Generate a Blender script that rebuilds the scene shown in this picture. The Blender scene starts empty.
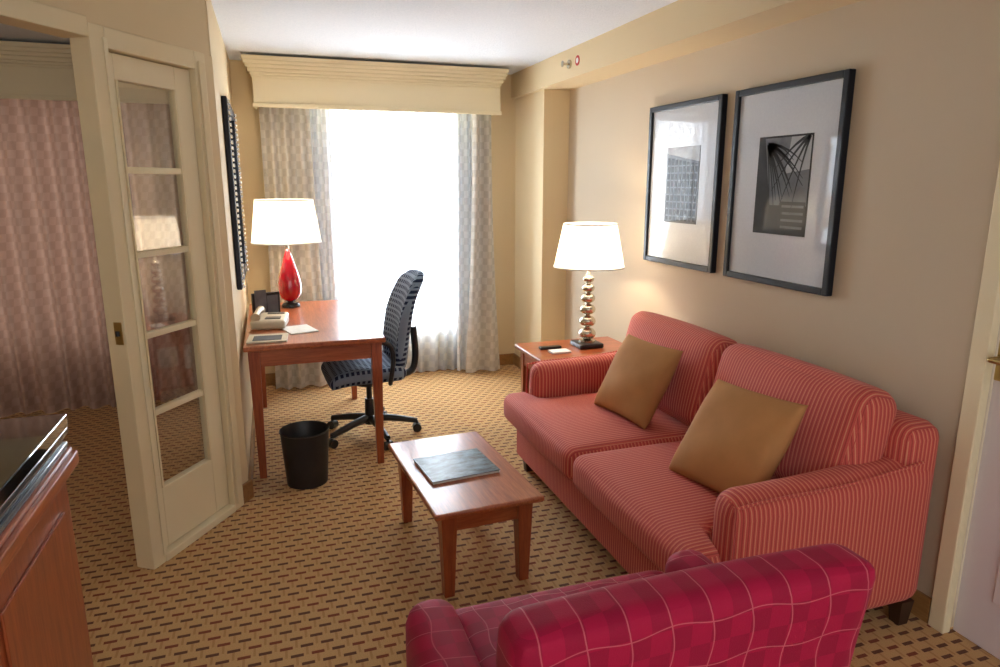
import bpy, bmesh, math, random
from mathutils import Vector, Matrix
random.seed(4)
scene = bpy.context.scene
try:
    scene.view_settings.view_transform = 'Standard'
    scene.view_settings.look = 'None'
except Exception as e:
    print(e)
pi = math.pi

def lin(c):
    return tuple(((v/255)/12.92 if v/255 <= .04045 else (((v/255)+.055)/1.055)**2.4) for v in c)

# ---------------------------------------------------------------- materials
class NB:
    def __init__(s, name):
        s.mat = bpy.data.materials.new(name); s.mat.use_nodes = True
        s.nt = s.mat.node_tree; s.nt.nodes.clear()
        s.out = s.nt.nodes.new('ShaderNodeOutputMaterial')
    def node(s, t, **k):
        n = s.nt.nodes.new(t)
        for a, b in k.items(): setattr(n, a, b)
        return n
    def link(s, a, b): s.nt.links.new(a, b)
    def m(s, op, a, b=None, c=None):
        n = s.node('ShaderNodeMath', operation=op)
        for i, v in enumerate((a, b, c)):
            if v is None: continue
            if isinstance(v, (int, float)): n.inputs[i].default_value = v
            else: s.link(v, n.inputs[i])
        return n.outputs[0]
    def mix(s, f, a, b):
        n = s.node('ShaderNodeMix', data_type='RGBA')
        if isinstance(f, (int, float)): n.inputs[0].default_value = f
        else: s.link(f, n.inputs[0])
        for i, v in ((6, a), (7, b)):
            if isinstance(v, tuple): n.inputs[i].default_value = (*v[:3], 1)
            else: s.link(v, n.inputs[i])
        return n.outputs[2]
    def coord(s, kind='Object'):
        n = s.node('ShaderNodeTexCoord')
        x = s.node('ShaderNodeSeparateXYZ'); s.link(n.outputs[kind], x.inputs[0])
        return n.outputs[kind], x.outputs[0], x.outputs[1], x.outputs[2]
    def noise(s, vec, scale, detail=3, vscale=None, rough=.5):
        if vscale:
            mp = s.node('ShaderNodeMapping'); mp.inputs['Scale'].default_value = vscale
            s.link(vec, mp.inputs[0]); vec = mp.outputs[0]
        n = s.node('ShaderNodeTexNoise'); n.inputs['Scale'].default_value = scale
        n.inputs['Detail'].default_value = detail; n.inputs['Roughness'].default_value = rough
        s.link(vec, n.inputs['Vector']); return n.outputs[0]
    def bump(s, h, strength=.3, dist=.01):
        n = s.node('ShaderNodeBump'); n.inputs['Strength'].default_value = strength
        n.inputs['Distance'].default_value = dist; s.link(h, n.inputs['Height']); return n.outputs[0]
    def pbr(s, col, rough=.6, metal=0, coat=0, bump=None, spec=.5, coat_rough=.03, sheen=0, finish=True):
        p = s.node('ShaderNodeBsdfPrincipled')
        if isinstance(col, tuple): p.inputs['Base Color'].default_value = (*col[:3], 1)
        else: s.link(col, p.inputs['Base Color'])
        if isinstance(rough, (int, float)): p.inputs['Roughness'].default_value = rough
        else: s.link(rough, p.inputs['Roughness'])
        p.inputs['Metallic'].default_value = metal
        p.inputs['Coat Weight'].default_value = coat
        p.inputs['Coat Roughness'].default_value = coat_rough
        p.inputs['Specular IOR Level'].default_value = spec
        p.inputs['Sheen Weight'].default_value = sheen
        if bump is not None: s.link(bump, p.inputs['Normal'])
        if finish: s.link(p.outputs[0], s.out.inputs[0])
        return p.outputs[0]

def plain(name, rgb, rough=.6, metal=0, coat=0, nscale=40, namt=.06, spec=.5, bumpk=0):
    b = NB(name); v, x, y, z = b.coord()
    c = lin(rgb); n = b.noise(v, nscale, 3)
    dark = tuple(q*(1-namt*2.5) for q in c)
    col = b.mix(n, dark, tuple(min(1, q*(1+namt*1.5)) for q in c))
    bp = b.bump(n, bumpk, .004) if bumpk else None
    b.pbr(col, rough, metal, coat, bp, spec)
    return b.mat

def wood(name, c1, c2, axis=1, rough=.32, coat=.35):
    b = NB(name); v, x, y, z = b.coord()
    vs = [14, 14, 14]; vs[axis] = 1.1
    n = b.noise(v, 3.0, 6, tuple(vs), .6)
    n2 = b.noise(v, 12.0, 3, tuple(vs), .6)
    f = b.m('ADD', b.m('MULTIPLY', n, .7), b.m('MULTIPLY', n2, .3))
    r = b.node('ShaderNodeValToRGB'); b.link(f, r.inputs[0])
    r.color_ramp.elements[0].position = .35; r.color_ramp.elements[0].color = (*lin(c1), 1)
    r.color_ramp.elements[1].position = .68; r.color_ramp.elements[1].color = (*lin(c2), 1)
    b.pbr(r.outputs[0], rough, 0, coat, b.bump(n2, .05, .002), .5, .12)
    return b.mat

def wallmat(name, rgb):
    b = NB(name); v, x, y, z = b.coord()
    n = b.noise(v, 160, 3); n2 = b.noise(v, 1.3, 2)
    c = lin(rgb)
    col = b.mix(n2, tuple(q*.95 for q in c), tuple(min(1, q*1.04) for q in c))
    b.pbr(col, .75, 0, 0, b.bump(n, .12, .002), .3)
    return b.mat

M = {}
M['wall'] = wallmat('wall_paint', (220, 199, 160))
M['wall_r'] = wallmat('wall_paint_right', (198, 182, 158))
M['trim'] = wallmat('cream_trim', (228, 212, 175))
M['ivory'] = wallmat('ivory_paint', (234, 221, 187))
M['doorwhite'] = wallmat('door_white_paint', (222, 216, 222))
b = NB('popcorn_ceiling'); v, x, y, z = b.coord()
n = b.noise(v, 95, 4, None, .7)
b.pbr(b.mix(n, lin((218, 226, 236)), lin((247, 250, 255))), .9, 0, 0, b.bump(n, .8, .014), .1)
M['ceil'] = b.mat

# carpet
b = NB('dash_carpet'); v, x, y, z = b.coord()
px, py = .070, .048
row = b.m('FLOOR', b.m('DIVIDE', y, py))
par = b.m('MODULO', b.m('ABSOLUTE', row), 2.0)
xs = b.m('ADD', b.m('DIVIDE', x, px), b.m('MULTIPLY', par, .5))
fx = b.m('FRACT', xs); fy = b.m('FRACT', b.m('DIVIDE', y, py))
dash = b.m('MULTIPLY', b.m('LESS_THAN', fx, .62), b.m('LESS_THAN', fy, .32))
tick = b.m('MULTIPLY', b.m('LESS_THAN', b.m('ABSOLUTE', b.m('SUBTRACT', fx, .80)), .06),
           b.m('GREATER_THAN', fy, .1))
n = b.noise(v, 300, 3)
cell = b.node('ShaderNodeTexWhiteNoise', noise_dimensions='2D')
cb = b.node('ShaderNodeCombineXYZ'); b.link(b.m('FLOOR', xs), cb.inputs[0]); b.link(row, cb.inputs[1])
b.link(cb.outputs[0], cell.inputs[0])
base = b.mix(n, lin((178, 136, 86)), lin((222, 184, 130)))
base = b.mix(b.m('MULTIPLY', tick, .5), base, lin((164, 114, 66)))
dcol = b.mix(b.m('GREATER_THAN', cell.outputs[0], .45), lin((118, 46, 32)), lin((84, 42, 36)))
col = b.mix(b.m('MULTIPLY', dash, .9), base, dcol)
b.pbr(col, .95, 0, 0, b.bump(n, .5, .006), .1, sheen=.1)
M['carpet'] = b.mat

def stripes(name, axis):
    b = NB(name); v, x, y, z = b.coord()
    gn = b.node('ShaderNodeNewGeometry'); sx = b.node('ShaderNodeSeparateXYZ'); b.link(gn.outputs['True Normal'], sx.inputs[0])
    main, alt = ((x, y) if axis == 0 else (y, x))
    na = b.m('GREATER_THAN', b.m('ABSOLUTE', sx.outputs[axis]), .72)
    a = b.m('ADD', b.m('MULTIPLY', main, b.m('SUBTRACT', 1.0, na)), b.m('MULTIPLY', alt, na))
    P = .0175
    f = b.m('FRACT', b.m('DIVIDE', b.m('ADD', a, 10.0), P))
    s1 = b.m('LESS_THAN', f, .20)
    s2 = b.m('MULTIPLY', b.m('GREATER_THAN', f, .55), b.m('LESS_THAN', f, .75))
    n = b.noise(v, 350, 2)
    base = b.mix(n, lin((184, 72, 66)), lin((206, 96, 86)))
    col = b.mix(b.m('MULTIPLY', s1, .62), base, lin((222, 164, 128)))
    col = b.mix(b.m('MULTIPLY', s2, .65), col, lin((146, 46, 52)))
    b.pbr(col, .75, 0, 0, b.bump(n, .25, .002), .25, sheen=.1)
    return b.mat
M['strX'] = stripes('coral_stripe_fabric_x', 0)
M['strY'] = stripes('coral_stripe_fabric_y', 1)

def crimson(name, ia, ib):
    b = NB(name); v, x, y, z = b.coord()
    c = (x, y, z, b.m('ADD', y, z)); A = c[ia]; B = c[ib]
    wa = b.m('MULTIPLY', b.m('SINE', b.m('MULTIPLY', B, 38.0)), .006)
    wb = b.m('MULTIPLY', b.m('SINE', b.m('MULTIPLY', A, 34.0)), .006)
    fa = b.m('FRACT', b.m('DIVIDE', b.m('ADD', b.m('ADD', A, 10.0), wa), .085))
    fb = b.m('FRACT', b.m('DIVIDE', b.m('ADD', b.m('ADD', B, 10.0), wb), .095))
    la = b.m('LESS_THAN', fa, .032); lb = b.m('LESS_THAN', fb, .026)
    l = b.m('MAXIMUM', la, lb)
    n = b.noise(v, 400, 2)
    sq = b.m('MODULO', b.m('ADD', b.m('FLOOR', b.m('DIVIDE', b.m('ADD', A, 10.0), .0425)),
                           b.m('FLOOR', b.m('DIVIDE', b.m('ADD', B, 10.0), .0475))), 2.0)
    base = b.mix(b.m('MULTIPLY', sq, .6), lin((158, 6, 56)), lin((124, 2, 42)))
    base = b.mix(b.m('MULTIPLY', n, .2), base, lin((186, 20, 76)))
    col = b.mix(b.m('MULTIPLY', l, .5), base, lin((214, 120, 130)))
    b.pbr(col, .65, 0, 0, b.bump(n, .2, .002), .2, sheen=.05)
    return b.mat
M['crXZ'] = crimson('crimson_fabric_back', 0, 2)
M['crXY'] = crimson('crimson_fabric_seat', 0, 1)
M['crYZ'] = crimson('crimson_fabric_arm', 0, 3)

M['gold'] = plain('gold_suede', (180, 130, 82), .8, nscale=9, namt=.08, spec=.2, bumpk=.1)
M['cherryY'] = wood('cherry_wood_y', (146, 70, 36), (190, 108, 62), 1)
M['cherryX'] = wood('cherry_wood_x', (140, 66, 34), (184, 102, 58), 0)
M['cherryZ'] = wood('cherry_wood_z', (132, 58, 32), (172, 88, 48), 2)
M['oakbase'] = wood('baseboard_wood', (140, 100, 56), (168, 124, 74), 1)
M['granite'] = plain('black_granite', (16, 18, 20), .08, coat=1, nscale=200, namt=.3)
M['black'] = plain('black_plastic', (24, 25, 29), .4, nscale=80)
M['blackframe'] = plain('black_frame', (20, 24, 34), .4, coat=.1, nscale=60, spec=.25)
M['darkwood'] = plain('dark_wood_foot', (52, 30, 20), .4)
M['chrome'] = plain('brushed_silver', (206, 198, 182), .22, metal=1, nscale=30)
M['brass'] = plain('satin_brass', (190, 166, 112), .3, metal=1)
M['redglass'] = plain('red_glass', (180, 6, 34), .08, coat=1, nscale=6, namt=.1)
M['papers'] = plain('white_paper', (230, 230, 226), .7)
M['phone'] = plain('beige_phone_plastic', (196, 184, 160), .4)

def navy(name, ia, ib):
    b = NB(name); v, x, y, z = b.coord(); c = (x, y, z)
    def cellf(a, p, w): return b.m('LESS_THAN', b.m('FRACT', b.m('DIVIDE', b.m('ADD', a, 10.0), p)), w)
    kk = b.m('MULTIPLY', cellf(c[ia], .032, .58), cellf(c[ib], .032, .58))
    col = b.mix(kk, lin((124, 140, 160)), lin((30, 42, 70)))
    b.pbr(col, .8, 0, 0, None, .2); return b.mat
M['navyB'] = navy('navy_check_fabric_back', 1, 2)
M['navyS'] = navy('navy_check_fabric_seat', 0, 1)

def drape(name, c1, c2, trans, tcol):
    b = NB(name); v, x, y, z = b.coord('UV')
    sx = b.m('FLOOR', b.m('MULTIPLY', x, 1/.055)); sz = b.m('FLOOR', b.m('MULTIPLY', y, 1/.055))
    ch = b.m('MODULO', b.m('ADD', sx, sz), 2.0)
    fine = b.m('LESS_THAN', b.m('FRACT', b.m('MULTIPLY', y, 1/.009)), .5)
    f = b.m('MULTIPLY', ch, b.m('ADD', .55, b.m('MULTIPLY', fine, .3)))
    col = b.mix(f, lin(c1), lin(c2))
    d = b.pbr(col, .8, 0, 0, None, .15, finish=False)
    t = b.node('ShaderNodeBsdfTranslucent'); b.link(b.mix(f, lin(tcol), tuple(q*1.2 for q in lin(tcol))), t.inputs[0])
    mx = b.node('ShaderNodeMixShader'); mx.inputs[0].default_value = trans
    b.link(d, mx.inputs[1]); b.link(t.outputs[0], mx.inputs[2]); b.link(mx.outputs[0], b.out.inputs[0])
    return b.mat
M['drape'] = drape('taupe_check_drape', (196, 188, 176), (216, 209, 198), .22, (180, 178, 178))
M['sheerg'] = drape('gathered_voile', (214, 218, 222), (232, 235, 238), .055, (190, 194, 200))
M['drape_b'] = drape('mauve_check_drape', (160, 134, 120), (176, 150, 136), .06, (164, 132, 116))
b = NB('sheer_voile'); v, x, y, z = b.coord('UV')
ch = b.m('MODULO', b.m('ADD', b.m('FLOOR', b.m('MULTIPLY', x, 1/.055)), b.m('FLOOR', b.m('MULTIPLY', y, 1/.055))), 2.0)
t = b.node('ShaderNodeBsdfTranslucent'); b.link(b.mix(ch, (.72, .76, .81), (.50, .54, .60)), t.inputs[0])
d = b.node('ShaderNodeBsdfDiffuse'); b.link(b.mix(ch, (.84, .87, .90), (.66, .69, .74)), d.inputs[0])
tr = b.node('ShaderNodeBsdfTransparent')
m1 = b.node('ShaderNodeMixShader'); m1.inputs[0].default_value = .45
b.link(t.outputs[0], m1.inputs[1]); b.link(d.outputs[0], m1.inputs[2])
m2 = b.node('ShaderNodeMixShader'); b.link(b.m('SUBTRACT', .20, b.m('MULTIPLY', ch, .15)), m2.inputs[0])
b.link(m1.outputs[0], m2.inputs[1]); b.link(tr.outputs[0], m2.inputs[2]); b.link(m2.outputs[0], b.out.inputs[0])
M['sheer'] = b.mat

b = NB('linen_shade'); v, x, y, z = b.coord()
n = b.noise(v, 220, 2)
t = b.node('ShaderNodeBsdfTranslucent'); b.link(b.mix(n, (.88, .85, .76), (1, .97, .9)), t.inputs[0])
d = b.node('ShaderNodeBsdfDiffuse'); d.inputs[0].default_value = (.9, .88, .82, 1)
m1 = b.node('ShaderNodeMixShader'); m1.inputs[0].default_value = .45
b.link(t.outputs[0], m1.inputs[1]); b.link(d.outputs[0], m1.inputs[2]); b.link(m1.outputs[0], b.out.inputs[0])
M['shade'] = b.mat
b = NB('opal_glass')
t = b.node('ShaderNodeBsdfTranslucent'); t.inputs[0].default_value = (.95, .94, .9, 1)
b.link(t.outputs[0], b.out.inputs[0]); M['opal'] = b.mat

b = NB('pane_glass')
lw = b.node('ShaderNodeLayerWeight'); lw.inputs[0].default_value = .5
gl = b.node('ShaderNodeBsdfGlossy'); gl.inputs['Roughness'].default_value = .01
tr = b.node('ShaderNodeBsdfTransparent'); tr.inputs[0].default_value = (.95, .97, .97, 1)
m1 = b.node('ShaderNodeMixShader')
b.link(b.m('ADD', .20, b.m('MULTIPLY', b.m('POWER', lw.outputs['Facing'], 3.0), .6)), m1.inputs[0])
b.link(tr.outputs[0], m1.inputs[1]); b.link(gl.outputs[0], m1.inputs[2]); b.link(m1.outputs[0], b.out.inputs[0])
M['glass'] = b.mat
b = NB('mirror_glass'); b.pbr((.85, .87, .88), .02, 1); M['mirror'] = b.mat
b = NB('window_glass')
tr = b.node('ShaderNodeBsdfTransparent'); tr.inputs[0].default_value = (.97, .98, .98, 1)
b.link(tr.outputs[0], b.out.inputs[0]); M['wglass'] = b.mat

def glazed(name, c1, c2, ns=120, coat=.75):
    b = NB(name); v, x, y, z = b.coord()
    b.pbr(b.mix(b.noise(v, ns, 3), lin(c1), lin(c2)), .7, 0, coat, None, .2, .02); return b.mat
M['pmat'] = glazed('picture_mat', (182, 187, 196), (198, 203, 209), 120, .65)
M['pdark'] = glazed('print_dark', (10, 12, 16), (50, 54, 60), 9, .3)
M['pgrey'] = glazed('print_grey', (74, 78, 84), (116, 120, 126), 20, .3)
M['plight'] = glazed('print_light', (138, 142, 148), (170, 172, 176), 20, .3)
b = NB('magazine_cover'); v, x, y, z = b.coord()
n = b.noise(v, 14, 5, (1, 2.5, 1), .65)
r = b.node('ShaderNodeValToRGB'); b.link(n, r.inputs[0])
r.color_ramp.elements[0].position = .42; r.color_ramp.elements[0].color = (*lin((20, 30, 38)), 1)
r.color_ramp.elements[1].position = .72; r.color_ramp.elements[1].color = (*lin((120, 146, 160)), 1)
b.pbr(r.outputs[0], .35, 0, .1, None, .3); M['mag'] = b.mat

# ---------------------------------------------------------------- geometry helpers
def obj(name, bm, mat, parent=None, smooth=False, angle=None):
    me = bpy.data.meshes.new(name); bmesh.ops.recalc_face_normals(bm, faces=bm.faces[:])
    bm.to_mesh(me); bm.free()
    if smooth:
        for p in me.polygons: p.use_smooth = True
        if angle: me.set_sharp_from_angle(angle=math.radians(angle))
    if mat: me.materials.append(mat)
    o = bpy.data.objects.new(name, me); scene.collection.objects.link(o)
    if parent: o.parent = parent
    return o

class Grp:
    def __init__(s, name, loc=(0, 0, 0), rz=0):
        s.e = bpy.data.objects.new(name, None); s.e.location = loc; s.e.rotation_euler = (0, 0, rz)
        s.e.empty_display_size = .1
        scene.collection.objects.link(s.e); s.loc = Vector(loc)

def addbox(bm, x0, x1, y0, y1, z0, z1, bev=0, taper=None):
    r = bmesh.ops.create_cube(bm, size=1)
    vs = r['verts']
    for v_ in vs:
        v_.co = Vector(((x0+x1)/2+v_.co.x*(x1-x0), (y0+y1)/2+v_.co.y*(y1-y0), (z0+z1)/2+v_.co.z*(z1-z0)))
    if taper:
        cx, cy = (x0+x1)/2, (y0+y1)/2
        for v_ in vs:
            if v_.co.z < (z0+z1)/2:
                v_.co.x = cx+(v_.co.x-cx)*taper; v_.co.y = cy+(v_.co.y-cy)*taper
    if bev:
        es = set()
        for v_ in vs:
            for e in v_.link_edges: es.add(e)
        bmesh.ops.bevel(bm, geom=list(es), offset=bev, segments=2, profile=.5, affect='EDGES')

def boxes(name, lst, mat, g=None, bev=0, world=True):
    bm = bmesh.new()
    off = g.loc if (g and world) else Vector((0, 0, 0))
    for bx in lst:
        t = bx[6] if len(bx) > 6 else None
        addbox(bm, bx[0]-off.x, bx[1]-off.x, bx[2]-off.y, bx[3]-off.y, bx[4]-off.z, bx[5]-off.z, bev, t)
    return obj(name, bm, mat, g.e if g else None)

def rbox(name, b6, r, mat, g=None, n=12, puff=(0, 0, 0), deform=None, world=True, mtx=None):
    off = g.loc if (g and world) else Vector((0, 0, 0))
    x0, x1, y0, y1, z0, z1 = b6
    h = Vector(((x1-x0)/2, (y1-y0)/2, (z1-z0)/2)); c = Vector(((x0+x1)/2, (y0+y1)/2, (z0+z1)/2))-off
    bm = bmesh.new(); bmesh.ops.create_cube(bm, size=2)
    bmesh.ops.subdivide_edges(bm, edges=bm.edges[:], cuts=n, use_grid_fill=True)
    for v_ in bm.verts:
        u = Vector([.35*t+.65*math.sin(t*pi/2) for t in v_.co])
        p = Vector((u.x*h.x, u.y*h.y, u.z*h.z)); q = p.copy()
        for i in range(3):
            rr = min(r, h[i]*.98); q[i] = max(-(h[i]-rr), min(h[i]-rr, p[i]))
        d = p-q
        if d.length > 1e-9:
            k = Vector([d[i]/min(r, h[i]*.98) for i in range(3)])
            k.normalize(); k = Vector([k[i]*min(r, h[i]*.98) for i in range(3)])
            p = q+k
        p.x += u.x*puff[0]*(1-u.y**2)*(1-u.z**2)
        p.y += u.y*puff[1]*(1-u.x**2)*(1-u.z**2)
        p.z += u.z*puff[2]*(1-u.x**2)*(1-u.y**2)
        if deform: p = deform(p, u)
        if mtx: p = mtx @ p
        v_.co = p+c
    return obj(name, bm, mat, g.e if g else None, True)

def lathe(name, prof, c, mat, g=None, seg=40, world=True, closed=False, angle=40):
    off = g.loc if (g and world) else Vector((0, 0, 0))
    c = Vector(c)-off; bm = bmesh.new(); rings = []
    for r, z_ in prof:
        if r < 1e-5: rings.append([bm.verts.new(c+Vector((0, 0, z_)))])
        else: rings.append([bm.verts.new(c+Vector((r*math.cos(2*pi*i/seg), r*math.sin(2*pi*i/seg), z_))) for i in range(seg)])
    for a, b_ in zip(rings[:-1], rings[1:]):
        for i in range(seg):
            j = (i+1) % seg
            if len(a) == 1 and len(b_) == 1: continue
            if len(a) == 1: bm.faces.new((a[0], b_[i], b_[j]))
            elif len(b_) == 1: bm.faces.new((a[i], a[j], b_[0]))
            else: bm.faces.new((a[i], a[j], b_[j], b_[i]))
    return obj(name, bm, mat, g.e if g else None, True, angle)

def tube(name, pts, rad, mat, g=None, world=True, seg=10, smooth_it=True, flat=1.0):
    off = g.loc if (g and world) else Vector((0, 0, 0))
    P = [Vector(p)-off for p in pts]
    if smooth_it and len(P) > 2:
        Q = []
        for i in range(len(P)-1):
            p0 = P[max(i-1, 0)]; p1 = P[i]; p2 = P[i+1]; p3 = P[min(i+2, len(P)-1)]
            for k in range(6):
                t = k/6
                Q.append(.5*((2*p1)+(p2-p0)*t+(2*p0-5*p1+4*p2-p3)*t*t+(-p0+3*p1-3*p2+p3)*t**3))
        Q.append(P[-1]); P = Q
    bm = bmesh.new(); rings = []; prev = None
    for i, p in enumerate(P):
        t = (P[min(i+1, len(P)-1)]-P[max(i-1, 0)]).normalized()
        ref = prev if prev is not None else (Vector((0, 0, 1)) if abs(t.z) < .9 else Vector((1, 0, 0)))
        a = (ref-t*ref.dot(t)).normalized(); b_ = t.cross(a); prev = a
        rr = rad(i/(len(P)-1)) if callable(rad) else rad
        rings.append([bm.verts.new(p+a*math.cos(2*pi*k/seg)*rr+b_*math.sin(2*pi*k/seg)*rr*flat) for k in range(seg)])
    for a, b_ in zip(rings[:-1], rings[1:]):
        for k in range(seg): bm.faces.new((a[k], a[(k+1) % seg], b_[(k+1) % seg], b_[k]))
    bm.faces.new(rings[0]); bm.faces.new(rings[-1])
    return obj(name, bm, mat, g.e if g else None, True, 50)

def curtain(name, x0, x1, y, z0, z1, mat, period=.11, amp=.03, g=None, seed=0, flx=0):
    nx = int((x1-x0)/period*14)+8; nz = 24
    bm = bmesh.new(); uv = bm.loops.layers.uv.new('UVMap'); grid = []; uvd = {}
    for j in range(nz+1):
        t = j/nz; z_ = z1+(z0-z1)*t; rowv = []; arc = 0; last = None
        for i in range(nx+1):
            s = i/nx; X = x0+(x1-x0)*s
            w = X/period*2*pi
            am = amp*(.75+.25*t)
            Y = am*math.sin(w+1.2*math.sin(X*5+seed)+.3*math.sin(t*3+X*3))+am*.35*math.sin(w*.43+seed+t*.8)
            X2 = X+.012*t*math.sin(X*23+seed)+flx*t*t*(s-.5)*2
            p = Vector((X2, y+Y, z_))
            if last is not None: arc += (p-last).length
            last = p
            v_ = bm.verts.new(p); uvd[v_] = (arc, z_); rowv.append(v_)
        grid.append(rowv)
    for j in range(nz):
        for i in range(nx):
            f = bm.faces.new((grid[j][i], grid[j][i+1], grid[j+1][i+1], grid[j+1][i]))
            for lp in f.loops: lp[uv].uv = uvd[lp.vert]
    return obj(name, bm, mat, g.e if g else None, True)

def pillow(name, center, sx, sy, T, mtx, mat, g):
    bm = bmesh.new(); n = 26; top = {}; bot = {}
    for i in range(n+1):
        for j in range(n+1):
            a = -1+2*i/n; b_ = -1+2*j/n
            a = math.sin(a*pi/2)*.4+a*.6; b_ = math.sin(b_*pi/2)*.4+b_*.6
            h = T*(max(0, (1-a**2)*(1-b_**2)))**.38
            h *= 1-.06*math.sin(a*5+b_*3)
            X = a*sx/2*(1-.045*(1-b_*b_)*abs(a)**3); Y = b_*sy/2*(1-.045*(1-a*a)*abs(b_)**3)
            edge = i in (0, n) or j in (0, n)
            top[i, j] = bm.verts.new(mtx @ Vector((X, Y, h)))
            bot[i, j] = top[i, j] if edge else bm.verts.new(mtx @ Vector((X, Y, -h)))
    for i in range(n):
        for j in range(n):
            bm.faces.new((top[i, j], top[i+1, j], top[i+1, j+1], top[i, j+1]))
            bm.faces.new((bot[i, j+1], bot[i+1, j+1], bot[i+1, j], bot[i, j]))
    o = obj(name, bm, mat, g, True); o.location = center
    return o

# ---------------------------------------------------------------- room shell
H = 2.48; XR = 2.23; XL = -.20; YW = 5.60
WX0, WX1 = .48, 1.50
boxes('floor', [(-3.4, 2.4, -1.5, 5.75, -.05, 0)], M['carpet'])
boxes('ceiling', [(-3.4, 2.4, -1.5, 5.75, H, H+.08)], M['ceil'])
boxes('wall_right', [(XR, XR+.14, 1.56, YW+.14, 0, H), (XR, XR+.14, -1.5, .62, 0, H), (XR, XR+.14, .62, 1.56, 2.07, H)], M['wall_r'])
boxes('soffit', [(1.98, XR, -1.5, YW, 2.29, H)], M['wall'])
boxes('column', [(2.02, XR, 4.97, YW, 0, 2.29)], M['wall'])
boxes('wall_window', [(-3.4, -2.7, YW, YW+.14, 0, H), (-2.7, -.8, YW, YW+.14, 0, .42), (-2.7, -.8, YW, YW+.14, 2.2, H),
                      (-.8, WX0, YW, YW+.14, 0, H), (WX0, WX1, YW, YW+.14, 0, .42), (WX0, WX1, YW, YW+.14, 2.2, H),
                      (WX1, XR, YW, YW+.14, 0, H)], M['wall'])
boxes('wall_left', [(XL-.10, XL, 3.50, YW, 0, H)], M['wall'])
boxes('wall_bedroom', [(-3.4, -3.3, 0, YW, 0, H)], M['wall'])
boxes('wall_left_entry', [(-1.32, -1.22, -1.5, 1.93, 0, H)], M['wall'])

def win(name, x0, x1, z0, z1):
    g = Grp(name, ((x0+x1)/2, YW+.07, 0))
    y0, y1 = YW+.04, YW+.10
    xm = (x0+x1)/2
    boxes('sash_frame', [(x0, x0+.05, y0, y1, z0, z1), (x1-.05, x1, y0, y1, z0, z1), (x0+.05, x1-.05, y0, y1, z0, z0+.05),
                         (x0+.05, x1-.05, y0, y1, z1-.05, z1), (xm-.02, xm+.02, y0, y1, z0+.05, z1-.05)], M['doorwhite'], g)
    boxes('pane', [(x0+.05, x1-.05, YW+.065, YW+.07, z0+.05, z1-.05)], M['wglass'], g)
win('window_1', WX0, WX1, .42, 2.2)
win('window_2', -2.7, -.8, .42, 2.2)

# diagonal partition with french side panel; local x = along wall, y = back
ang = math.radians(56.5); D0 = (-.57, 2.96, 0)
gw = Grp('wall_diagonal', D0, ang)
boxes('upper_wall', [(-1.25, .645, -.01, .09, 2.16, H)], M['wall'], gw, world=False)
boxes('end_wall', [(.58, .66, -.01, .09, 0, 2.16)], M['wall'], gw, world=False)
boxes('near_wall', [(-1.25, -1.15, -.01, .09, 0, 2.16)], M['wall'], gw, world=False)
gt = Grp('trim_1', D0, ang)
boxes('jamb_post', [(-.035, .035, -.03, .06, 0, 2.16)], M['trim'], gt, .004, False)
boxes('stop_bead', [(.022, .04, -.036, -.03, .035, 2.12)], M['ivory'], gt, .002, False)
boxes('casing_right', [(.515, .585, -.03, .06, 0, 2.16), (.53, .57, -.04, -.03, .03, 2.12)], M['trim'], gt, .004, False)
boxes('header_casing', [(.035, .515, -.03, .06, 2.085, 2.16), (-1.15, -.035, -.03, .08, 2.11, 2.18)], M['trim'], gt, .004, False)
boxes('sill', [(.035, .515, -.035, .06, 0, .035)], M['ivory'], gt, .004, False)
boxes('jamb_near', [(-1.15, -1.10, -.03, .10, 0, 2.10)], M['trim'], gt, .004, False)
boxes('strike_plate', [(-.038, -.035, -.015, .02, .98, 1.07)], M['brass'], gt, 0, False)
lathe('pull_knob', [(0, 0), (.008, 0), (.008, .02), (0, .02)], (-.040, .003, 1.015), M['black'], gt, 16, False)
gd = Grp('door_1', D0, ang)
ZB, ZT = .315, 1.985
zs = [ZB+(ZT-ZB)/5*i for i in range(6)]
lst = [(.037, .090, .0, .04, .04, 2.08), (.415, .512, .0, .04, .04, 2.08), (.090, .415, .0, .04, .04, ZB), (.090, .415, .0, .04, ZT, 2.08)]
boxes('stiles_and_rails', lst, M['ivory'], gd, .003, False)
boxes('muntins', [(.090, .415, .004, .036, z_-.013, z_+.013) for z_ in zs[1:-1]], M['ivory'], gd, .003, False)
boxes('glazing_beads', [(.090, .100, -.004, .010, ZB, ZT), (.405, .415, -.004, .010, ZB, ZT)], M['trim'], gd, .001, False)
bm = bmesh.new()
for a, b2 in zip(zs[:-1], zs[1:]):
    q = [bm.verts.new(c) for c in ((.090, .02, a), (.415, .02, a), (.415, .02, b2), (.090, .02, b2))]
    bm.faces.new(q)
obj('glass_panes', bm, M['glass'], gd.e)

# right door
g = Grp('door_2', (XR+.05, 1.09, 0))
boxes('leaf', [(XR+.03, XR+.07, .64, 1.54, .01, 2.05)], M['doorwhite'], g, .003)
boxes('raised_panels', [(XR+.022, XR+.032, .76, 1.42, .2, .9), (XR+.022, XR+.032, .76, 1.42, 1.15, 1.92)], M['doorwhite'], g, .004)
boxes('latch_plate', [(XR+.02, XR+.03, 1.495, 1.535, .96, 1.10)], M['brass'], g, .004)
tube('lever', [(XR+.02, 1.51, 1.04), (XR-.04, 1.51, 1.04), (XR-.045, 1.49, 1.04), (XR-.045, 1.39, 1.035)], .009, M['brass'], g)
boxes('trim_2', [(XR-.018, XR+.02, 1.54, 1.60, 0, 2.12), (XR-.018, XR+.02, .58, .64, 0, 2.12), (XR-.018, XR+.02, .64, 1.54, 2.05, 2.12)], M['ivory'], None, .004)

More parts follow.
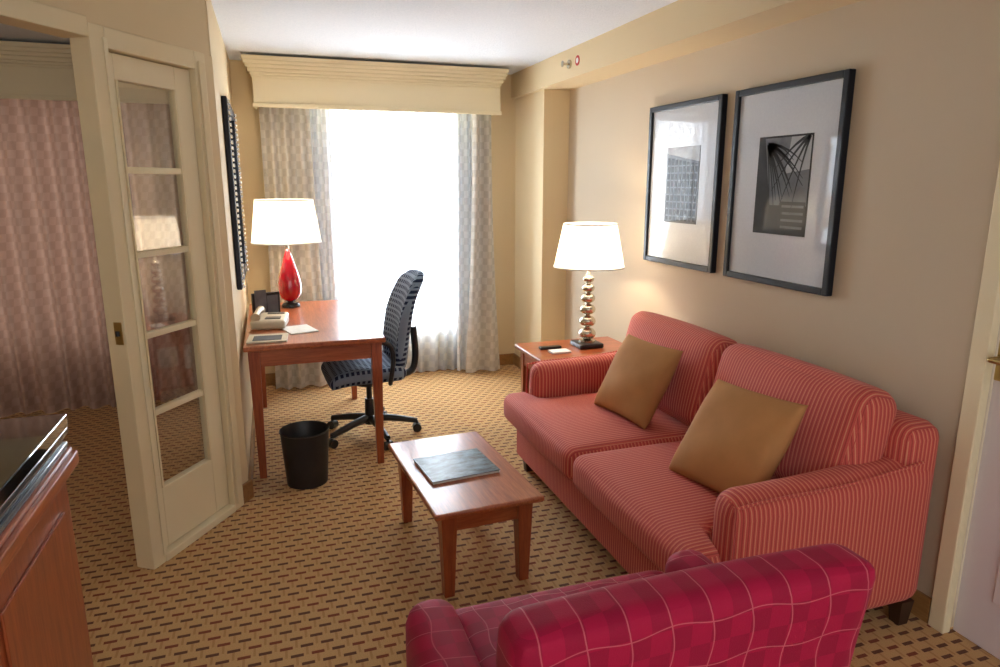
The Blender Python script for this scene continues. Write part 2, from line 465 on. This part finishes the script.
bh = .10
boxes('baseboard_right', [(XR-.015, XR, 1.605, 4.97, 0, bh), (2.005, XR, 4.955, 4.97, 0, bh), (2.005, 2.02, 4.97, YW, 0, bh)], M['oakbase'], None, .003)
boxes('baseboard_window', [(XL, 2.005, YW-.015, YW, 0, bh), (-3.3, XL-.10, YW-.015, YW, 0, bh)], M['oakbase'], None, .003)
boxes('baseboard_left', [(XL, XL+.015, 3.50, YW-.015, 0, bh)], M['oakbase'], None, .003)
o = boxes('baseboard_diagonal', [(.586, .675, -.026, -.01, 0, bh)], M['oakbase'], None, .003)
o.location = D0; o.rotation_euler = (0, 0, ang)

# valances
def valance(name, x0, x1):
    g = Grp(name, ((x0+x1)/2, 5.4, 2.14)); yf = 5.29
    a, b_ = x0+.04, x1-.03
    boxes('board', [(a, b_, yf, yf+.02, 2.14, 2.40), (a, a+.02, yf+.02, YW, 2.14, 2.40), (b_-.02, b_, yf+.02, YW, 2.14, 2.40)], M['ivory'], g, .003)
    boxes('lower_lip', [(a-.008, b_+.008, yf-.01, yf, 2.125, 2.155)], M['ivory'], g, .004)
    prof = [(.034, 2.325, 2.342), (.026, 2.342, 2.36), (.014, 2.36, 2.385), (.0, 2.385, 2.41), (-.012, 2.41, 2.435), (-.02, 2.435, 2.462)]
    L = [(x0+d, x1-d, yf-.045+d, yf, p, q) for d, p, q in prof]+[(x0, x1, yf, YW, 2.40, 2.462)]
    boxes('crown_moulding', L, M['ivory'], g, .004)
valance('window_valance', -.09, 1.81)
valance('window_valance', -3.28, XL-.13)

# curtains
g = Grp('window_drapes', (.9, 5.4, 0))
def cur(nm, *a, **k):
    o = curtain(nm, *a, **k); o.parent = g.e; o.location = -g.loc
cur('drape_left', -.02, .33, 5.39, .02, 2.36, M['drape'], period=.10, amp=.036, seed=1, flx=.03)
cur('drape_right', 1.58, 1.74, 5.39, .02, 2.36, M['drape'], period=.09, amp=.036, seed=2, flx=.09)
cur('sheer_gather_left', .30, .485, 5.47, .02, 2.36, M['sheerg'], period=.06, amp=.018, seed=6)
cur('sheer_gather_right', 1.455, 1.62, 5.47, .02, 2.36, M['sheerg'], period=.06, amp=.018, seed=8)
cur('sheer_panel', .02, 1.73, 5.53, .02, 2.36, M['sheer'], period=.085, amp=.020, seed=3)
g = Grp('bedroom_drapes', (-1.7, 5.4, 0))
cur('drape', -3.2, -.38, 5.42, .001, 2.36, M['drape_b'], period=.13, amp=.045, seed=5)

# sprinkler
g = Grp('fire_sprinkler', (1.96, 4.42, 2.38))
tube('escutcheon', [(1.98, 4.42, 2.38), (1.968, 4.42, 2.38)], .028, M['chrome'], g, smooth_it=False, seg=20)
tube('nozzle', [(1.97, 4.42, 2.38), (1.925, 4.42, 2.38)], .009, M['chrome'], g, smooth_it=False)
tube('deflector', [(1.927, 4.42, 2.38), (1.923, 4.42, 2.38)], .02, M['chrome'], g, smooth_it=False, seg=14)
g = Grp('warning_sticker', (1.979, 4.30, 2.38))
tube('disc', [(1.98, 4.30, 2.385), (1.977, 4.30, 2.385)], .032, plain('sticker_red', (190, 40, 36), .5), g, smooth_it=False, seg=24)
tube('disc_inner', [(1.977, 4.30, 2.385), (1.9755, 4.30, 2.385)], .017, M['papers'], g, smooth_it=False, seg=24)

# ---------------------------------------------------------------- sofa
g = Grp('striped_sofa', (1.68, 2.52, 0))
boxes('base', [(1.21, 2.10, 1.64, 3.42, .09, .31)], M['strY'], g, .012)
for nm, ya, yb in (('arm_near', 1.60, 1.755), ('arm_far', 3.295, 3.45)):
    def df(p, u):
        p.z += .045*max(0, u.z)*(u.x*.5+.5)**2
        return p
    rbox(nm, (1.28, 2.14, ya, yb, .09, .63), .07, M['strX'], g, 14, (0.004, .006, 0), df)
rbox('back_frame', (1.97, 2.15, 1.61, 3.44, .09, .79), .06, M['strY'], g, 14)
for nm, ya, yb, side in (('seat_cushion_near', 1.757, 2.515, -1), ('seat_cushion_far', 2.525, 3.293, 1)):
    def df(p, u, side=side):
        if p.y*side > 0:
            k = max(0, min(1, (-.235-p.x)/.04)); p.y += side*.145*k*min(1, abs(u.y)*1.2)
        return p
    rbox(nm, (1.13, 1.92, ya, yb, .30, .46), .05, M['strY'], g, 22, (.012, 0, .022), df)
for nm, ya, yb in (('back_cushion_near', 1.68, 2.51), ('back_cushion_far', 2.52, 3.34)):
    rbox(nm, (1.80, 1.99, ya, yb, .45, .90), .07, M['strY'], g, 16, (.035, .0, .012), None, True, Matrix.Rotation(math.radians(14), 3, 'Y'))
for nm, y_ in (('welt_near', 1.607), ('welt_far', 3.443)):
    tube(nm, [(1.285, y_, .12), (1.283, y_, .55), (1.33, y_, .612), (1.7, y_, .622), (2.05, y_, .66)], .005, M['strX'], g)
boxes('feet', [(1.24, 1.30, 1.66, 1.72, 0, .10, .7), (1.24, 1.30, 3.34, 3.40, 0, .10, .7), (2.06, 2.12, 1.62, 1.68, 0, .10, .7), (2.06, 2.12, 3.36, 3.42, 0, .10, .7)], M['darkwood'], g)
g.e.location.x += .035
Mp1 = Matrix.Rotation(math.radians(8), 3, 'Z') @ Matrix.Rotation(math.radians(-60), 3, 'Y')
Mp2 = Matrix.Rotation(math.radians(8), 3, 'Z') @ Matrix.Rotation(math.radians(-54), 3, 'Y') @ Matrix.Rotation(math.radians(2), 3, 'Z')
pillow('throw_pillow', (1.665, 2.84, .655), .41, .42, .07, Mp1, M['gold'], None)
pillow('throw_pillow', (1.61, 2.01, .65), .43, .43, .08, Mp2, M['gold'], None)

# ---------------------------------------------------------------- crimson armchair
g = Grp('crimson_armchair', (.68, 1.2, 0))
boxes('base', [(.30, 1.06, 1.0, 1.48, .09, .31)], M['crXZ'], g, .012)
def lean(p, u):
    t = (u.z+1)/2
    p.y -= .07*t*t - .03*(1-u.x**2)*t
    p.x *= 1+.02*t
    p.z += .012*max(0, u.z)*(u.x**2)
    return p
rbox('back', (.328, 1.078, .94, 1.07, .09, .875), .045, M['crXZ'], g, 22, (.0, .015, 0), lean)
for nm, xa, xb in (('arm_left', .245, .375), ('arm_right', .975, 1.105)):
    rbox(nm, (xa, xb, 1.0, 1.50, .09, .60), .055, M['crYZ'], g, 12, (.004, .006, 0))
def tc(p, u):
    k = max(0, min(1, (p.y-.20)/.04)); p.x += .10*k*u.x
    return p
rbox('seat_cushion', (.378, .972, 1.04, 1.62, .30, .47), .05, M['crXY'], g, 20, (0, .015, .025), tc)
boxes('feet', [(.32, .37, 1.40, 1.45, 0, .10, .7), (.99, 1.04, 1.40, 1.45, 0, .10, .7), (.32, .37, 1.0, 1.05, 0, .10, .7), (.99, 1.04, 1.0, 1.05, 0, .10, .7)], M['darkwood'], g)

# ---------------------------------------------------------------- tables
def tbl(name, x0, x1, y0, y1, ht, th, apr, leg, mtop, over=.025, tap=.62, bev=.008, rz=0):
    cx, cy = (x0+x1)/2, (y0+y1)/2
    g = Grp(name, (cx, cy, 0), rz)
    boxes('top', [(x0, x1, y0, y1, ht-th, ht)], mtop, g, bev)
    a, b_, c, d = x0+over, x1-over, y0+over, y1-over
    boxes('legs', [(a, a+leg, c, c+leg, 0, ht-th, tap), (b_-leg, b_, c, c+leg, 0, ht-th, tap), (a, a+leg, d-leg, d, 0, ht-th, tap), (b_-leg, b_, d-leg, d, 0, ht-th, tap)], M['cherryZ'], g, .002)
    z0 = ht-th-apr; i = .008
    boxes('apron', [(a+leg, b_-leg, c+i, c+i+.02, z0, ht-th), (a+leg, b_-leg, d-i-.02, d-i, z0, ht-th)], M['cherryX'], g, .001)
    boxes('apron_sides', [(a+i, a+i+.02, c+leg, d-leg, z0, ht-th), (b_-i-.02, b_-i, c+leg, d-leg, z0, ht-th)], M['cherryY'], g, .001)
    return g
tbl('coffee_table', .485, .94, 2.29, 3.08, .385, .025, .075, .065, M['cherryY'], over=.035, rz=math.radians(3.5))
g = Grp('magazine', (.70, 2.69, .385), math.radians(6))
boxes('pages', [(-.15, .15, -.13, .13, .001, .011)], M['papers'], g, 0, False)
boxes('cover', [(-.153, .153, -.133, .133, .011, .014)], M['mag'], g, 0, False)

tbl('writing_desk', -.18, .57, 3.70, 5.08, .76, .03, .09, .06, M['cherryY'], .02)
g = tbl('end_table', 1.43, 2.10, 3.52, 3.97, .60, .028, .10, .05, M['cherryX'], .03)
boxes('lower_shelf', [(1.48, 2.05, 3.57, 3.92, .16, .18)], M['cherryX'], g, .003)
g = Grp('info_cards', (1.60, 3.66, .6))
boxes('card_stack', [(1.55, 1.67, 3.62, 3.70, .601, .612)], M['papers'], g, .001)
boxes('remote', [(1.52, 1.66, 3.74, 3.78, .601, .618)], M['black'], g, .004)

# ---------------------------------------------------------------- lamps
def shade(g, c, z0, z1, r0, r1):
    lathe('shade', [(r0, z0), (r1, z1)], (c[0], c[1], 0), M['shade'], g, 48)
    lathe('shade_trim_bottom', [(r0+.002, z0), (r0+.002, z0+.008), (r0-.003, z0+.008), (r0-.003, z0), (r0+.002, z0)], (c[0], c[1], 0), M['papers'], g, 48)
    lathe('shade_trim_top', [(r1+.002, z1-.008), (r1+.002, z1), (r1-.003, z1), (r1-.003, z1-.008), (r1+.002, z1-.008)], (c[0], c[1], 0), M['papers'], g, 48)
def bulb(nm, loc, e, g, col=(1, .81, .58)):
    l = bpy.data.lights.new(nm, 'POINT'); l.energy = e; l.color = col; l.shadow_soft_size = .045
    o = bpy.data.objects.new(nm, l); scene.collection.objects.link(o); o.parent = g.e; o.location = Vector(loc)-g.loc

lx, ly = 1.835, 3.75
g = Grp('table_lamp', (lx, ly, .60))
boxes('plinth', [(lx-.08, lx+.08, ly-.08, ly+.08, .601, .63)], M['black'], g, .008)
prof = [(0, .63), (.05, .63), (.05, .64), (.022, .648)]
z_ = .645
for rr in (.055, .052, .049, .045, .040, .035):
    hgt = rr*1.42
    for k in range(9):
        th = -pi/2+pi*k/8
        prof.append((max(.014, rr*math.cos(th)), z_+hgt/2+hgt/2*math.sin(th)))
    z_ += hgt+.003
prof += [(.012, z_), (.01, 1.13), (0, 1.13)]
lathe('ribbed_ball_stem', prof, (lx, ly, 0), M['chrome'], g, 32)
shade(g, (lx, ly), 1.10, 1.365, .215, .160)
tube('harp', [(lx, ly, 1.12), (lx, ly+.05, 1.2), (lx, ly, 1.35)], .003, M['brass'], g)
bulb('lamp_bulb', (lx, ly-.02, 1.23), 12, g)

lx, ly = .10, 4.88
g = Grp('red_glass_lamp', (lx, ly, .76))
lathe('foot', [(0, .762), (.06, .762), (.062, .772), (.055, .785), (.02, .79), (.02, .80), (0, .80)], (lx, ly, 0), M['black'], g)
prof = [(0, .80), (.03, .80)]
for k in range(1, 17):
    t = k/16
    prof.append((.012+.062*math.sin(pi*min(1, t**.62))**1.0*(1-.25*t)+.016*(1-t), .80+.36*t))
prof.append((0, 1.16))
lathe('teardrop_body', prof, (lx, ly, 0), M['redglass'], g, 36, angle=80)
lathe('neck', [(0, 1.15), (.012, 1.15), (.012, 1.26), (0, 1.26)], (lx, ly, 0), M['chrome'], g, 16)
shade(g, (lx, ly), 1.205, 1.495, .23, .19)
tube('harp', [(lx, ly, 1.22), (lx, ly+.05, 1.32), (lx, ly, 1.48)], .003, M['brass'], g)
bulb('lamp_bulb', (lx, ly-.02, 1.34), 10, g)

# unseen ceiling domes added as fill light: behind the camera and in the bedroom
for nm_, (cx, cy), e in (('added_fill_dome', (.4, -.75), 12), ('added_fill_dome', (-2.35, 3.0), 36)):
    g = Grp(nm_, (cx, cy, H))
    lathe('canopy', [(0, H-.001), (.15, H-.001), (.155, H-.02), (.14, H-.03)], (cx, cy, 0), M['brass'], g)
    lathe('opal_dome', [(.15, H-.025), (.16, H-.06), (.13, H-.11), (.07, H-.14), (0, H-.15)], (cx, cy, 0), M['opal'], g)
    bulb('lamp_bulb', (cx, cy, H-.075), e, g, (1, .93, .84))

# ---------------------------------------------------------------- desk items
g = Grp('desk_telephone', (-.04, 4.22, .76), math.radians(-8))
rbox('body', (-.10, .10, -.11, .11, .001, .055), .018, M['phone'], g, 8, (0, 0, 0), lambda p, u: Vector((p.x, p.y, p.z+.015*(u.y*.5+.5)*(u.z > 0))), False)
tube('handset', [(-.065, -.10, .075), (-.065, -.06, .088), (-.065, .06, .092), (-.065, .11, .08)], lambda t: .016+.012*abs(2*t-1)**3, M['phone'], g, False)
boxes('keypad', [(-.02, .07, -.07, .03, .054, .062)], M['black'], g, .003, False)
boxes('display', [(-.02, .08, .05, .09, .06, .070)], M['black'], g, .002, False)
g = Grp('brochure_holder', (-.06, 4.60, .76), math.radians(20))
boxes('stand', [(-.09, .09, -.01, .01, .001, .15)], M['black'], g, .003, False)
boxes('brochure', [(-.075, .0, -.014, -.009, .015, .17), (.005, .075, -.014, -.009, .015, .13)], M['pgrey'], g, 0, False)
boxes('foot', [(-.09, .09, -.05, .03, .001, .012)], M['black'], g, .002, False)
g = Grp('notepad', (.12, 4.06, .76), math.radians(15))
boxes('sheets', [(-.08, .08, -.11, .11, .001, .006)], M['papers'], g, 0, False)
g = Grp('menu_folder', (-.06, 3.86, .76), math.radians(-4))
boxes('folder', [(-.10, .11, -.10, .10, .001, .010)], M['phone'], g, .001, False)
boxes('label', [(-.07, .08, -.07, .05, .010, .0115)], M['pgrey'], g, 0, False)

# mirror on left wall
g = Grp('wall_mirror', (XL, 4.45, 1.53))
ya, yb, za, zb = 4.0, 4.88, 1.02, 2.05
x0, x1 = XL+.002, XL+.03; w = .06
boxes('frame', [(x0, x1, ya, ya+w, za, zb), (x0, x1, yb-w, yb, za, zb), (x0, x1, ya+w, yb-w, za, za+w), (x0, x1, ya+w, yb-w, zb-w, zb)], M['blackframe'], g, .006)
boxes('rope_edge', [(x1-.002, x1+.012, yy, yy+.02, za+.03*i+.005, za+.03*i+.025) for yy in (ya+.02, yb-.04) for i in range(34)], M['chrome'], g, .004)
boxes('mirror_pane', [(x0, x0+.012, ya+w, yb-w, za+w, zb-w)], M['mirror'], g)

# pictures
def picture(y0, y1, z0, z1, base, iy0, iy1, iz0, iz1, kind):
    g = Grp('framed_picture', (XR, (y0+y1)/2, (z0+z1)/2)); w = .03; xa, xb = XR-.035, XR-.001
    boxes('frame', [(xa, xb, y0, y0+w, z0, z1), (xa, xb, y1-w, y1, z0, z1), (xa, xb, y0+w, y1-w, z0, z0+w), (xa, xb, y0+w, y1-w, z1-w, z1)], M['blackframe'], g, .004)
    boxes('mat_board', [(XR-.020, XR-.004, y0+w, y1-w, z0+w, z1-w)], M['pmat'], g)
    boxes('print', [(XR-.0215, XR-.020, iy0, iy1, iz0, iz1)], base, g)
    def quads(nm, L, mat, lift=.0):
        bm = bmesh.new(); X = XR-.0222-lift-g.loc.x
        for q in L:
            vs = [bm.verts.new((X, iy1-(iy1-iy0)*a-g.loc.y, iz0+(iz1-iz0)*b_-g.loc.z)) for a, b_ in q]
            bm.faces.new(vs)
        obj(nm, bm, mat, g.e)
    R = lambda a, b_, c, d: [(a, c), (b_, c), (b_, d), (a, d)]
    if kind == 1:   # building facade
        quads('facade_sky', [[(.0, .92), (1, .80), (1, 1), (0, 1)]], M['plight'])
        quads('facade_bays', [R(.04+.12*i, .12+.12*i, .03, .86-.012*i) for i in range(8)], M['pdark'], .0002)
        quads('facade_floors', [R(.0, 1, .08+.095*i, .10+.095*i) for i in range(8)], M['pgrey'], .0004)
    else:           # palm leaves in front of a building
        quads('sky', [[(.30, .30), (.98, .30), (.98, .98), (.12, .98)]], M['pgrey'])
        quads('bright_sky', [[(.55, .62), (.98, .66), (.98, .98), (.62, .98)]], M['plight'], .0002)
        quads('building', [R(.5, .97, .03, .34)], M['pdark'], .0003)
        quads('building_floors', [R(.54, .94, .07+.07*i, .095+.07*i) for i in range(4)], M['pgrey'], .0005)
        rnd = random.Random(3); F = []
        for cxy, a_lo, a_hi, nn in (((.18, .92), -1.35, .1, 13), ((.95, .99), -2.9, -1.9, 4)):
            for k in range(nn):
                an = a_lo+(a_hi-a_lo)*k/(nn-1)+rnd.uniform(-.05, .05); L = rnd.uniform(.5, .8)
                a0, b0 = cxy; P = []
                for s in range(6):
                    t = s/5
                    aa = a0+L*t*math.cos(an); bb = b0+L*.8*t*math.sin(an)-.20*t*t
                    P.append((max(.02, min(.98, aa)), max(.02, min(.98, bb)), .016*(1-t)+.004))
                for (p, q) in zip(P[:-1], P[1:]):
                    nx_, ny_ = -math.sin(an), math.cos(an)
                    F.append([(p[0]-nx_*p[2], p[1]-ny_*p[2]), (q[0]-nx_*q[2], q[1]-ny_*q[2]), (q[0]+nx_*q[2], q[1]+ny_*q[2]), (p[0]+nx_*p[2], p[1]+ny_*p[2])])
        quads('palm_fronds', F, M['pdark'], .0007)
picture(3.03, 3.73, 1.135, 2.04, M['pgrey'], 3.21, 3.53, 1.38, 1.80, 1)
picture(2.23, 2.93, 1.135, 2.04, M['pdark'], 2.40, 2.74, 1.37, 1.81, 2)

# ---------------------------------------------------------------- office chair (faces local -x)
g = Grp('office_chair', (.53, 4.22, 0), math.radians(3))
def sd(p, u):
    p.z -= .03*max(0, -u.x)**3; p.z += .012*abs(u.y)**2; return p
rbox('seat', (-.27, .20, -.245, .245, .40, .49), .045, M['navyS'], g, 14, (0, 0, .015), sd, False)
def bd(p, u):
    p.x += .06*u.z**2*(1 if u.z > 0 else .3) - .045*u.y**2 + .05*u.z
    p.y *= 1-.16*max(0, u.z)**2-.10*max(0, -u.z)**2
    p.z -= .05*u.y**4*max(0, u.z)
    return p
rbox('backrest', (.20, .27, -.22, .22, .46, 1.06), .035, M['navyB'], g, 16, (.01, 0, 0), bd, False)
tube('back_bracket', [(.12, 0, .38), (.27, 0, .40), (.31, 0, .50), (.30, 0, .70)], .022, M['black'], g, False)
for s_, nm in ((1, 'armrest_a'), (-1, 'armrest_b')):
    tube(nm, [(.10, s_*.20, .40), (.08, s_*.29, .43), (.10, s_*.295, .58), (.06, s_*.29, .67), (-.10, s_*.285, .685), (-.17, s_*.28, .67)], lambda t: .014+.010*max(0, t-.5)*2, M['black'], g, False)
lathe('mechanism', [(0, .35), (.09, .35), (.09, .40), (0, .40)], (0, 0, 0), M['black'], g, 20, False)
lathe('gas_column', [(0, .08), (.035, .08), (.03, .25), (.018, .25), (.018, .36), (0, .36)], (0, 0, 0), M['black'], g, 20, False)
for i in range(5):
    a = 2*pi*i/5-.15
    c, s_ = math.cos(a), math.sin(a)
    tube('base_leg_%d' % (i+1), [(.02*c, .02*s_, .12), (.15*c, .15*s_, .105), (.30*c, .30*s_, .075)], lambda t: .028-.010*t, M['black'], g, False)
    tube('caster_%d' % (i+1), [(.30*c-.026*s_, .30*s_+.026*c, .029), (.30*c+.026*s_, .30*s_-.026*c, .029)], .028, M['black'], g, False, 18, False)
    tube('caster_stem_%d' % (i+1), [(.30*c, .30*s_, .03), (.30*c, .30*s_, .075)], .010, M['black'], g, False, 8, False)

lathe('waste_basket', [(0, .004), (.104, .004), (.108, .0), (.128, .295), (.133, .30), (.130, .305), (.123, .295), (.102, .012), (0, .012)], (.10, 3.62, 0), M['black'], None, 40)

# ---------------------------------------------------------------- media cabinet
g = Grp('media_cabinet', (-.85, 1.4, 0))
y0, y1 = .72, 2.01
boxes('carcass', [(-1.14, -.585, y0, y1-.01, .07, .86)], M['cherryZ'], g, .003)
boxes('plinth', [(-1.13, -.60, y0+.02, y1-.03, 0, .07)], M['darkwood'], g)
boxes('door_frames', [(-.585, -.568, a, b_, .10, .83) for a, b_ in ((y0+.02, 1.36), (1.385, y1-.03))], M['cherryZ'], g, .004)
boxes('door_insets', [(-.568, -.561, a, b_, .17, .76) for a, b_ in ((y0+.09, 1.29), (1.455, y1-.10))], M['cherryZ'], g, .003)
for yy in (1.34, 1.405):
    tube('knob', [(-.568, yy, .5), (-.54, yy, .5)], .012, M['brass'], g, smooth_it=False)
boxes('moulding', [(-1.14, -.545, y0-.02, y1+.025, .845, .885), (-1.14, -.555, y0-.01, y1+.015, .885, .90)], M['cherryY'], g, .006)
boxes('stepped_edge', [(-1.14, -.562, y0-.01, y1+.008, .90, .918), (-1.14, -.568, y0-.01, y1+.003, .918, .938), (-1.14, -.558, y0-.01, y1+.010, .938, .958)], plain('charcoal_laminate', (70, 72, 76), .2, coat=.6), g, .004)
boxes('granite_top', [(-1.15, -.555, y0-.03, y1+.01, .958, .995)], M['granite'], g, .004)

# ---------------------------------------------------------------- lights
def area(nm, loc, rot, sx, sy, e, col):
    l = bpy.data.lights.new(nm, 'AREA'); l.shape = 'RECTANGLE'; l.size = sx; l.size_y = sy; l.energy = e; l.color = col
    o = bpy.data.objects.new(nm, l); scene.collection.objects.link(o); o.location = loc; o.rotation_euler = rot
area('daylight_window', (.99, 5.85, 1.32), (math.radians(-90), 0, 0), 1.04, 1.85, 230, (.91, .96, 1))
area('daylight_bedroom', (-1.75, 5.85, 1.32), (math.radians(-90), 0, 0), 1.9, 1.85, 120, (1, .98, .96))
w = bpy.data.worlds.new('World'); scene.world = w; w.use_nodes = True
bg = w.node_tree.nodes['Background']; bg.inputs[0].default_value = (1, .985, .965, 1); bg.inputs[1].default_value = 1.6

# ---------------------------------------------------------------- camera
cam = bpy.data.cameras.new('camera'); co = bpy.data.objects.new('camera', cam); scene.collection.objects.link(co)
cam.sensor_width = 36; cam.lens = 24.37; cam.clip_start = .05
co.location = (0, 0, 1.6); co.rotation_euler = (math.radians(90-12.5), 0, math.radians(-18.57))
scene.camera = co
